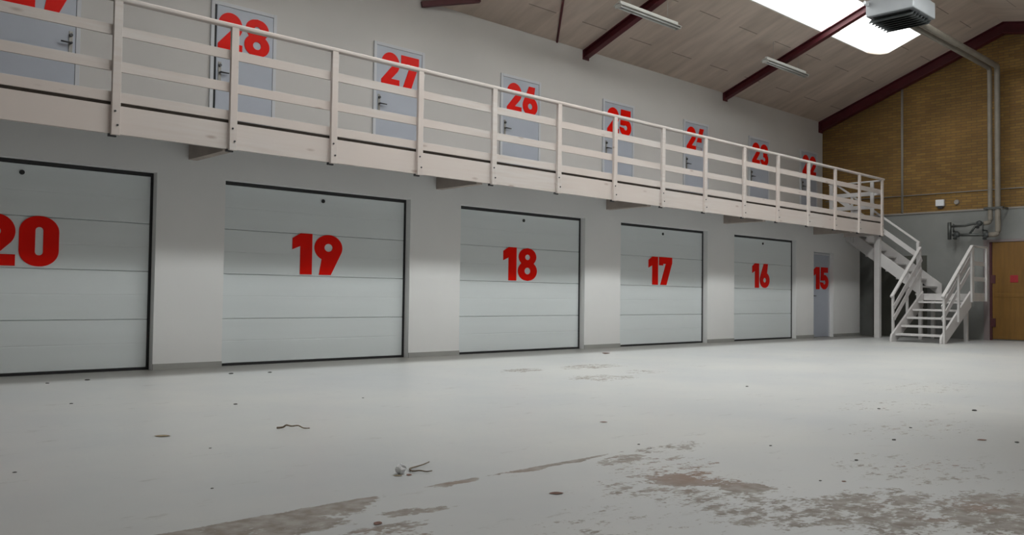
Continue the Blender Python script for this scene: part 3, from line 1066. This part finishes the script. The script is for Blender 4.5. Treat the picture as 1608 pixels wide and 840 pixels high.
# upper flight along the end wall (rises towards the upper wall)
SL2 = 0.755
UY0 = YB + 0.10
XS0, XS1 = 21.14, 22.40
nr = 9
rise2 = (ZDK - LZ) / nr
run2 = rise2 / SL2
for k in range(nr - 1):
    yk = UY0 + k * run2
    z = LZ + rise2 * (k + 1)
    MB().box(XS0 + 0.046, XS1 - 0.046, yk, yk + run2 + 0.03, z - 0.04, z).build('tread', M['stair'], st, bevel=0.004)
for xx in (XS0, XS1 - 0.045):
    y0, y1 = YB + 0.0, 10.52
    tz = lambda y: 1.34 + (y - 8.2) * SL2
    lowz = lambda y: tz(y) - 0.33
    poly = [(y0, lowz(y0)), (y1, lowz(y1)), (y1, min(tz(y1), 2.765) if False else ZDK - 0.03), (8.2 + (ZDK - 0.03 - 1.34) / SL2, ZDK - 0.03), (y0, tz(y0))]
    MB().prism(poly, 'x', xx, xx + 0.045).build('stringer', M['stair'], st, bevel=0.004)
ya, yb = YB + 0.06, 10.46
hz = lambda y: 2.25 + (y - 8.2) * SL2
MB().bar((XG + 0.055, ya, hz(ya)), (XG + 0.055, yb, hz(yb)), 0.05, 0.045, side=(1, 0, 0)).build('handrail', M['stair'], st, bevel=0.008)
MB().bar((XG + 0.055, ya, hz(ya) - 0.33), (XG + 0.055, yb, hz(yb) - 0.33), 0.022, 0.11, side=(1, 0, 0)).build('rail_board', M['stair'], st, bevel=0.002)
for yy in (9.05, 9.9):
    MB().box(XG + 0.012, XG + 0.038, yy - 0.03, yy + 0.03, lowz(yy) + 0.05, hz(yy)).build('baluster_post', M['stair'], st, bevel=0.004) if yy > 9.5 else None

# ------------------------------------------------------------------ end wall fittings
# yellow door
yd = root('door_1', (XE, 5.9, 0), 'large ochre yellow door in the grey end wall, right of the stairs', 'door', None, 'structure')
MB().box(XE - 0.05, XE, 7.16, 7.29, 0, 2.40).build('door_frame', M['mauve'], yd, bevel=0.004)
MB().box(XE - 0.05, XE, 4.4, 4.5, 0, 2.40).build('door_frame', M['mauve'], yd, bevel=0.004)
MB().box(XE - 0.05, XE, 4.5, 7.16, 2.34, 2.40).build('door_head', M['mauve'], yd, bevel=0.004)
MB().box(XE - 0.035, XE - 0.001, 7.11, 7.159, 0.0, 2.34).build('door_track', M['maroon'], yd)
for a, b in ((4.52, 5.80), (5.82, 7.10)):
    lf = MB().box(XE - 0.03, XE - 0.001, a, b, 0.03, 2.335).build('door_leaf', M['ochre'], yd, bevel=0.003)
    MB().box(XE - 0.036, XE - 0.0305, a + 0.02, b - 0.02, 1.03, 1.12).build('door_rail', M['ochre'], lf, bevel=0.002)
    MB().box(XE - 0.036, XE - 0.0305, a + 0.02, b - 0.02, 0.04, 0.14).build('door_rail', M['ochre'], lf, bevel=0.002)
for hz_ in (0.42, 1.45):
    MB().box(XE - 0.05, XE - 0.031, 7.03, 7.13, hz_ - 0.1, hz_ + 0.1).build('hinge', M['maroon'], yd, bevel=0.003)
sg = MB().box(XE - 0.042, XE - 0.031, 6.545, 6.715, 1.375, 1.545).build('safety_sign', mat('red_sign', (0.33, 0.012, 0.02), 0.5), bevel=0.003)
tag(sg, 'small square red sign on the ochre yellow door', 'sign')

# conduits
tag(MB().tube([(XE - 0.025, 9.22, 3.17), (XE - 0.025, 9.22, 6.45)], 0.03, 8).build('conduit', M['conduit'], smooth=True),
    'vertical pale conduit on the brick wall above the gallery end', 'conduit', 'pale conduits on the brick wall')
tag(MB().tube([(XE - 0.022, 11.3, 3.60), (XE - 0.022, -2.9, 3.60)], 0.014, 8).build('conduit', M['conduit'], smooth=True),
    'thin horizontal pale conduit across the brick wall above the two small boxes', 'conduit', 'pale conduits on the brick wall')
jb = root('junction_box', (XE, 8.29, 3.3), 'larger square white box on the brick wall below the thin conduit', 'box')
MB().box(XE - 0.09, XE - 0.001, 8.18, 8.38, 3.28, 3.44).build('casing', M['white_plastic'], jb, bevel=0.01)
MB().box(XE - 0.05, XE - 0.001, 8.22, 8.34, 3.225, 3.28).build('bracket', M['dark_steel'], jb)
sb = MB().tube([(XE - 0.001, 7.90, 3.355), (XE - 0.055, 7.90, 3.355)], [0.065, 0.055], 16).build('sensor', M['conduit'])
tag(sb, 'small round grey sensor on the brick wall right of the square white box', 'sensor')

# heating pipes: from the unit heater along the hall, down the end wall
def elbow(p, a, b, r, n=6):
    """points rounding the corner p coming from direction a to direction b"""
    p, a, b = Vector(p), Vector(a).normalized(), Vector(b).normalized()
    out = []
    for i in range(n + 1):
        t = i / n
        q0 = p - a * r
        q2 = p + b * r
        out.append(tuple((1 - t) ** 2 * q0 + 2 * t * (1 - t) * p + t * t * q2))
    return out


XP = XE - 0.30
pa = [(17.75, 6.89, 6.49)] + elbow((XP, 6.89, 6.49), (1, 0, 0), (0, 0, -1), 0.09) + elbow((XP, 6.89, 2.50), (0, 0, -1), (0, 1, 0), 0.10) + [(XP, 7.08, 2.50)]
pb = [(17.75, 7.055, 6.47)] + elbow((XP, 7.055, 6.47), (1, 0, 0), (0, 0, -1), 0.09) + elbow((XP, 7.055, 2.78), (0, 0, -1), (0, 1, 0), 0.10) + [(XP, 7.19, 2.78)]
tag(MB().tube(pa, 0.062, 14).build('heating_pipe', M['pipe'], smooth=True), 'right-hand thick lagged pipe running from the ceiling heater and down the end wall', 'pipe', 'heating pipes')
tag(MB().tube(pb, 0.052, 14).build('heating_pipe', M['pipe'], smooth=True), 'left-hand lagged pipe running from the ceiling heater and down the end wall', 'pipe', 'heating pipes')
tag(MB().box(XP - 0.075, XP - 0.068, 6.75, 7.18, 3.10, 3.15).box(XP - 0.075, XE - 0.031, 7.165, 7.18, 3.10, 3.15).box(XP - 0.075, XE - 0.031, 6.75, 6.765, 3.10, 3.15).build('pipe_clamp', M['pipe_metal']),
    'metal clamp band around the two heating pipes above the valves', 'clamp')

mf = root('valve_manifold', (XE, 7.5, 2.5), 'dark pipe manifold with valves on the grey wall above the stair landing', 'valve')
MB().tube([(XP, 7.191, 2.78), (XP, 7.45, 2.78), (XP, 7.62, 2.74), (XP, 8.0, 2.74)] , 0.030, 10).build('upper_pipe', M['pipe_metal'], mf, smooth=True)
MB().tube([(XP, 7.081, 2.50), (XP, 7.9, 2.53)], 0.036, 10).build('lower_pipe', M['pipe_metal'], mf, smooth=True)
MB().tube([(XP, 7.97, 2.84), (XP, 7.97, 2.42)], 0.045, 10).build('end_pipe', M['pipe_metal'], mf, smooth=True)
MB().tube([(XP, 7.35, 2.77), (XP, 7.52, 2.52)], 0.025, 10).build('bypass_pipe', M['pipe_metal'], mf, smooth=True)
for vy, vz in ((7.14, 2.50), (7.80, 2.53), (7.30, 2.78)):
    v = MB().tube([(XP, vy - 0.05, vz), (XP, vy, vz), (XP, vy + 0.05, vz)], [0.055, 0.075, 0.055], 12).build('valve_body', M['louvre'], mf)
    MB().tube([(XP - 0.07, vy, vz - 0.02), (XP - 0.13, vy, vz - 0.10)], [0.02, 0.05], 10).build('valve_wheel', M['louvre'], v)
for by in (7.22, 7.88):
    MB().box(XP - 0.02, XE - 0.001, by - 0.012, by + 0.012, 2.60, 2.63).box(XP - 0.02, XP + 0.02, by - 0.012, by + 0.012, 2.45, 2.80).build('wall_bracket', M['pipe_metal'], mf)

# dark panel added on the end wall for the dark area under the stairs
dd = root('door_2', (XE, 9.3, 0), 'dark green-grey panel on the end wall behind the stairs', 'door', None, 'structure')
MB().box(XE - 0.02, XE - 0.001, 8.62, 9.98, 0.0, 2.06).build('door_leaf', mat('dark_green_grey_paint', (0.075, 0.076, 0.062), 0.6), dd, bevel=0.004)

# ------------------------------------------------------------------ hanging heater unit
hu = root('unit_heater', (17.2, 7.07, 6.5), 'boxy light grey fan heater hanging from the roof in front of the skylight', 'heater')
hx0, hx1, hy0, hy1, hz0, hz1 = 16.66, 17.74, 6.61, 7.53, 6.50, 6.83
MB().box(hx0, hx1, hy0, hy1, hz0, hz1).build('housing', M['heater'], hu, bevel=0.02)
MB().box(hx0 + 0.10, hx1 - 0.10, hy0 + 0.10, hy1 - 0.10, hz0 - 0.012, hz0 - 0.001).build('outlet', M['louvre'], hu)
for k in range(7):
    xx = hx0 + 0.13 + k * 0.135
    tilt = math.radians(-50)
    c, s = math.cos(tilt), math.sin(tilt)
    MB().bar((xx, hy0 + 0.05, hz0 - 0.068), (xx, hy1 - 0.02, hz0 - 0.068), 0.010, 0.15, side=(c, 0, s)).build('louvre_blade', M['louvre'], hu)
for a, b in ((hx0 + 0.06, hy0 + 0.06), (hx0 + 0.06, hy1 - 0.06), (hx1 - 0.06, hy0 + 0.06), (hx1 - 0.06, hy1 - 0.06)):
    MB().tube([(a, b, hz1), (a, b, zroof(b) - 0.001)], 0.008, 6).build('hanger_rod', M['steel'], hu)
MB().tube([(hx0 - 0.02, hy1 - 0.05, 6.74), (hx0 - 0.12, hy1 - 0.03, 6.76)], 0.04, 12).build('connector', M['white_plastic'], hu)

# ------------------------------------------------------------------ tube lights
def tube_light(x0, x1, y, z, label):
    e = root('tube_light', ((x0 + x1) / 2, y, z), label, 'light', 'hanging tube lights')
    MB().prism([(y - 0.10, z + 0.02), (y - 0.03, z + 0.065), (y + 0.03, z + 0.065), (y + 0.10, z + 0.02), (y + 0.095, z + 0.015), (y + 0.028, z + 0.055), (y - 0.028, z + 0.055), (y - 0.095, z + 0.015)], 'x', x0, x1).build('reflector', M['lamp_white'], e)
    MB().box(x0 + 0.05, x1 - 0.05, y - 0.026, y + 0.026, z + 0.066, z + 0.115).build('housing', M['lamp_white'], e, bevel=0.004)
    for s in (-1, 1):
        MB().tube([(x0 + 0.04, y + s * 0.045, z), (x1 - 0.04, y + s * 0.045, z)], 0.014, 10).build('tube', M['tube_glass'], e, smooth=True)
    for xx in (x0 + 0.03, x1 - 0.03):
        MB().box(xx - 0.012, xx + 0.012, y - 0.07, y + 0.07, z - 0.02, z + 0.045).build('lamp_holder', M['lamp_white'], e)
    for xx in (x0 + 0.35, x1 - 0.35):
        MB().tube([(xx, y, z + 0.114), (xx, y, zroof(y) - 0.001)], 0.004, 6).build('hanging_wire', M['steel'], e)


tube_light(11.53, 13.32, 9.6, 5.97, 'unlit tube light hanging across the left roof beam, near the top edge')
tube_light(16.43, 18.22, 9.61, 5.97, 'unlit tube light hanging across the right roof beam, left of the skylight end')

# ------------------------------------------------------------------ litter on the floor
def leaf(x, y, s, a, m, label, cat='leaf', group='dry leaves on the floor', name='dry_leaf'):
    mb = MB()
    n = 7
    vs, fs = [], []
    for i in range(n + 1):
        t = i / n
        wv = math.sin(math.pi * t) ** 0.8 * 0.32 + 0.01
        px_, z = (t - 0.5), 0.010 + 0.10 * (t - 0.5) ** 2
        vs += [(px_, -wv, z + 0.10 * wv), (px_, 0, z), (px_, wv * 0.85, z + 0.14 * wv)]
    for i in range(n):
        for j in range(2):
            p = i * 3 + j
            fs.append((p, p + 1, p + 4, p + 3))
    k = len(vs)
    vs2 = [(q[0], q[1], q[2] - 0.008) for q in vs]
    fs2 = [tuple(reversed([i + k for i in f])) for f in fs]
    c, sn = math.cos(a), math.sin(a)
    allv = [((c * q[0] - sn * q[1]) * s + x, (sn * q[0] + c * q[1]) * s + y, max(0.0008, q[2] * s)) for q in vs + vs2]
    mb.add(allv, fs + fs2)
    o = mb.build(name, m, origin=(x, y, 0))
    return tag(o, label, cat, group)


def twig(pts, r, label, group='twigs on the floor'):
    P_ = [Vector(q) for q in pts]
    sm_ = []
    for i in range(len(P_) - 1):
        p0, p1, p2, p3 = P_[max(i - 1, 0)], P_[i], P_[i + 1], P_[min(i + 2, len(P_) - 1)]
        for t in (0, 0.25, 0.5, 0.75):
            sm_.append(0.5 * ((2 * p1) + (p2 - p0) * t + (2 * p0 - 5 * p1 + 4 * p2 - p3) * t * t + (3 * p1 - p0 - 3 * p2 + p3) * t ** 3))
    pts = [(q.x, q.y, max(q.z, 0.0)) for q in sm_ + [P_[-1]]]
    e = MB().tube([(x, y, z + r) for x, y, z in pts], [r * (1 - 0.5 * i / (len(pts) - 1)) for i in range(len(pts))], 7).build('twig', M['twig'], smooth=True, origin=(pts[0][0], pts[0][1], 0))
    return tag(e, label, 'twig', group)


def crumb(x, y, s, label, m=None, group='specks of grit on the floor'):
    rnd = random.Random(int(x * 1000 + y * 77))
    mb = MB()
    vs = []
    seg = 7
    for k, (zz, rr) in enumerate(((0.0, 0.85), (0.35, 1.0), (0.7, 0.6))):
        for j in range(seg):
            an = 2 * math.pi * j / seg
            q = rr * rnd.uniform(0.75, 1.15)
            vs.append((x + s * 1.4 * q * math.cos(an), y + s * q * math.sin(an), zz * s * 0.7))
    fs = [tuple(range(seg - 1, -1, -1)), tuple(range(2 * seg, 3 * seg))]
    for k in range(2):
        for j in range(seg):
            fs.append((k * seg + j, k * seg + (j + 1) % seg, (k + 1) * seg + (j + 1) % seg, (k + 1) * seg + j))
    mb.add(vs, fs)
    o = mb.build('grit_speck', m or M['grit'], origin=(x, y, 0))
    return tag(o, label, 'debris', group)


# crumpled scrap of paper with a dark bit below it
pv, pf = [], []
rnd = random.Random(3)
for i in range(7):
    for j in range(9):
        th, ph = math.pi * i / 6, 2 * math.pi * j / 9
        rr = 0.026 * rnd.uniform(0.7, 1.2)
        pv.append((2.644 + rr * math.sin(th) * math.cos(ph), 3.60 + rr * math.sin(th) * math.sin(ph), 0.024 + 0.9 * rr * math.cos(th)))
for i in range(6):
    for j in range(9):
        pf.append((i * 9 + j, i * 9 + (j + 1) % 9, (i + 1) * 9 + (j + 1) % 9, (i + 1) * 9 + j))
tag(MB().add(pv, pf).build('paper_scrap', M['paper'], origin=(2.644, 3.60, 0)), 'crumpled white scrap of paper on the floor beside a forked twig', 'paper')
leaf(2.655, 3.545, 0.045, 0.9, M['brown_leaf'], 'dark brown leaf bit at the foot of the white paper scrap')
leaf(2.60, 3.565, 0.05, 2.3, M['tan_leaf'], 'pale leaf bit left of the white paper scrap')
twig([(2.708, 3.60, 0.002), (2.734, 3.641, 0.003), (2.802, 3.665, 0.003), (2.855, 3.685, 0.003), (2.926, 3.726, 0.002)], 0.005, 'upper branch of the forked twig by the white paper scrap')
twig([(2.706, 3.588, 0.002), (2.715, 3.573, 0.003), (2.742, 3.565, 0.003), (2.755, 3.53, 0.002), (2.79, 3.528, 0.002)], 0.005, 'lower branch of the forked twig by the white paper scrap')
twig([(2.86, 5.29, 0.002), (2.90, 5.28, 0.004), (2.915, 5.265, 0.018), (2.94, 5.24, 0.012), (2.98, 5.22, 0.014), (2.99, 5.17, 0.003), (3.02, 5.14, 0.003)], 0.007, 'curled twig lying alone on the floor in front of door 19')
leaf(2.005, 2.878, 0.055, 0.7, M['brown_leaf'], 'dark brown leaf on the worn patch at the bottom edge')
leaf(10.70, 9.09, 0.20, 0.5, M['brown_leaf'], 'reddish brown leaf on the floor in front of door 18')
leaf(2.93, 2.779, 0.07, -0.6, M['brown_leaf'], 'reddish flat leaf on the worn floor right of the twig')
leaf(4.842, 4.126, 0.06, -0.7, M['brown_leaf'], 'small rusty leaf in the middle of the clean floor')
leaf(2.17, 5.473, 0.10, -0.7, M['tan_leaf'], 'pale tan leaf on the floor at left')
leaf(6.21, 2.027, 0.07, -0.6, M['brown_leaf'], 'small dark leaf near the right edge of the photo')
leaf(4.234, 2.026, 0.035, 0.1, M['brown_leaf'], 'small leaf bit on the right of the worn patch')
specks = [((4.287, 3.367), 0.012, 'at the far end of the straight paint edge'), ((2.923, 9.325), 0.028, 'in front of door 20, nearer its right edge'), ((2.525, 9.225), 0.02, 'in front of door 20, under its number'),
          ((2.216, 4.882), 0.010, 'below the curled twig, upper of two'), ((1.777, 3.885), 0.009, 'below the curled twig, lower of two'), ((2.227, 7.472), 0.016, 'at left, in front of door 20, nearer the camera'),
          ((4.282, 6.401), 0.012, 'left of the middle, in front of door 19'), ((4.379, 9.16), 0.03, 'at the left foot of door 19'), ((4.798, 9.06), 0.026, 'beside the left foot of door 19, to its right'),
          ((3.226, 6.656), 0.020, 'on the clean floor above the curled twig'), ((6.38, 2.556), 0.016, 'among the scuffs at right, upper one'), ((5.741, 2.406), 0.020, 'among the scuffs at right, lower one'),
          ((4.842, 2.242), 0.016, 'right of the large worn patch'), ((7.816, 2.609), 0.030, 'near the right edge, farthest'), ((6.284, 1.84), 0.020, 'at the right edge of the photo'),
          ((4.896, 2.814), 0.012, 'just above the large worn patch'), ((4.155, 2.111), 0.010, 'beside the small leaf bit on the worn patch'), ((7.279, 3.178), 0.018, 'among the scuffs right of the middle'),
          ((7.978, 4.858), 0.02, 'on the pale floor in front of door 17'), ((1.19, 4.841), 0.012, 'near the left edge of the photo'), ((4.237, 3.236), 0.009, 'just inside the straight paint edge')]
for (x, y), s, lb in specks:
    crumb(x, y, s * 0.7, 'dark grit speck on the floor, ' + lb)
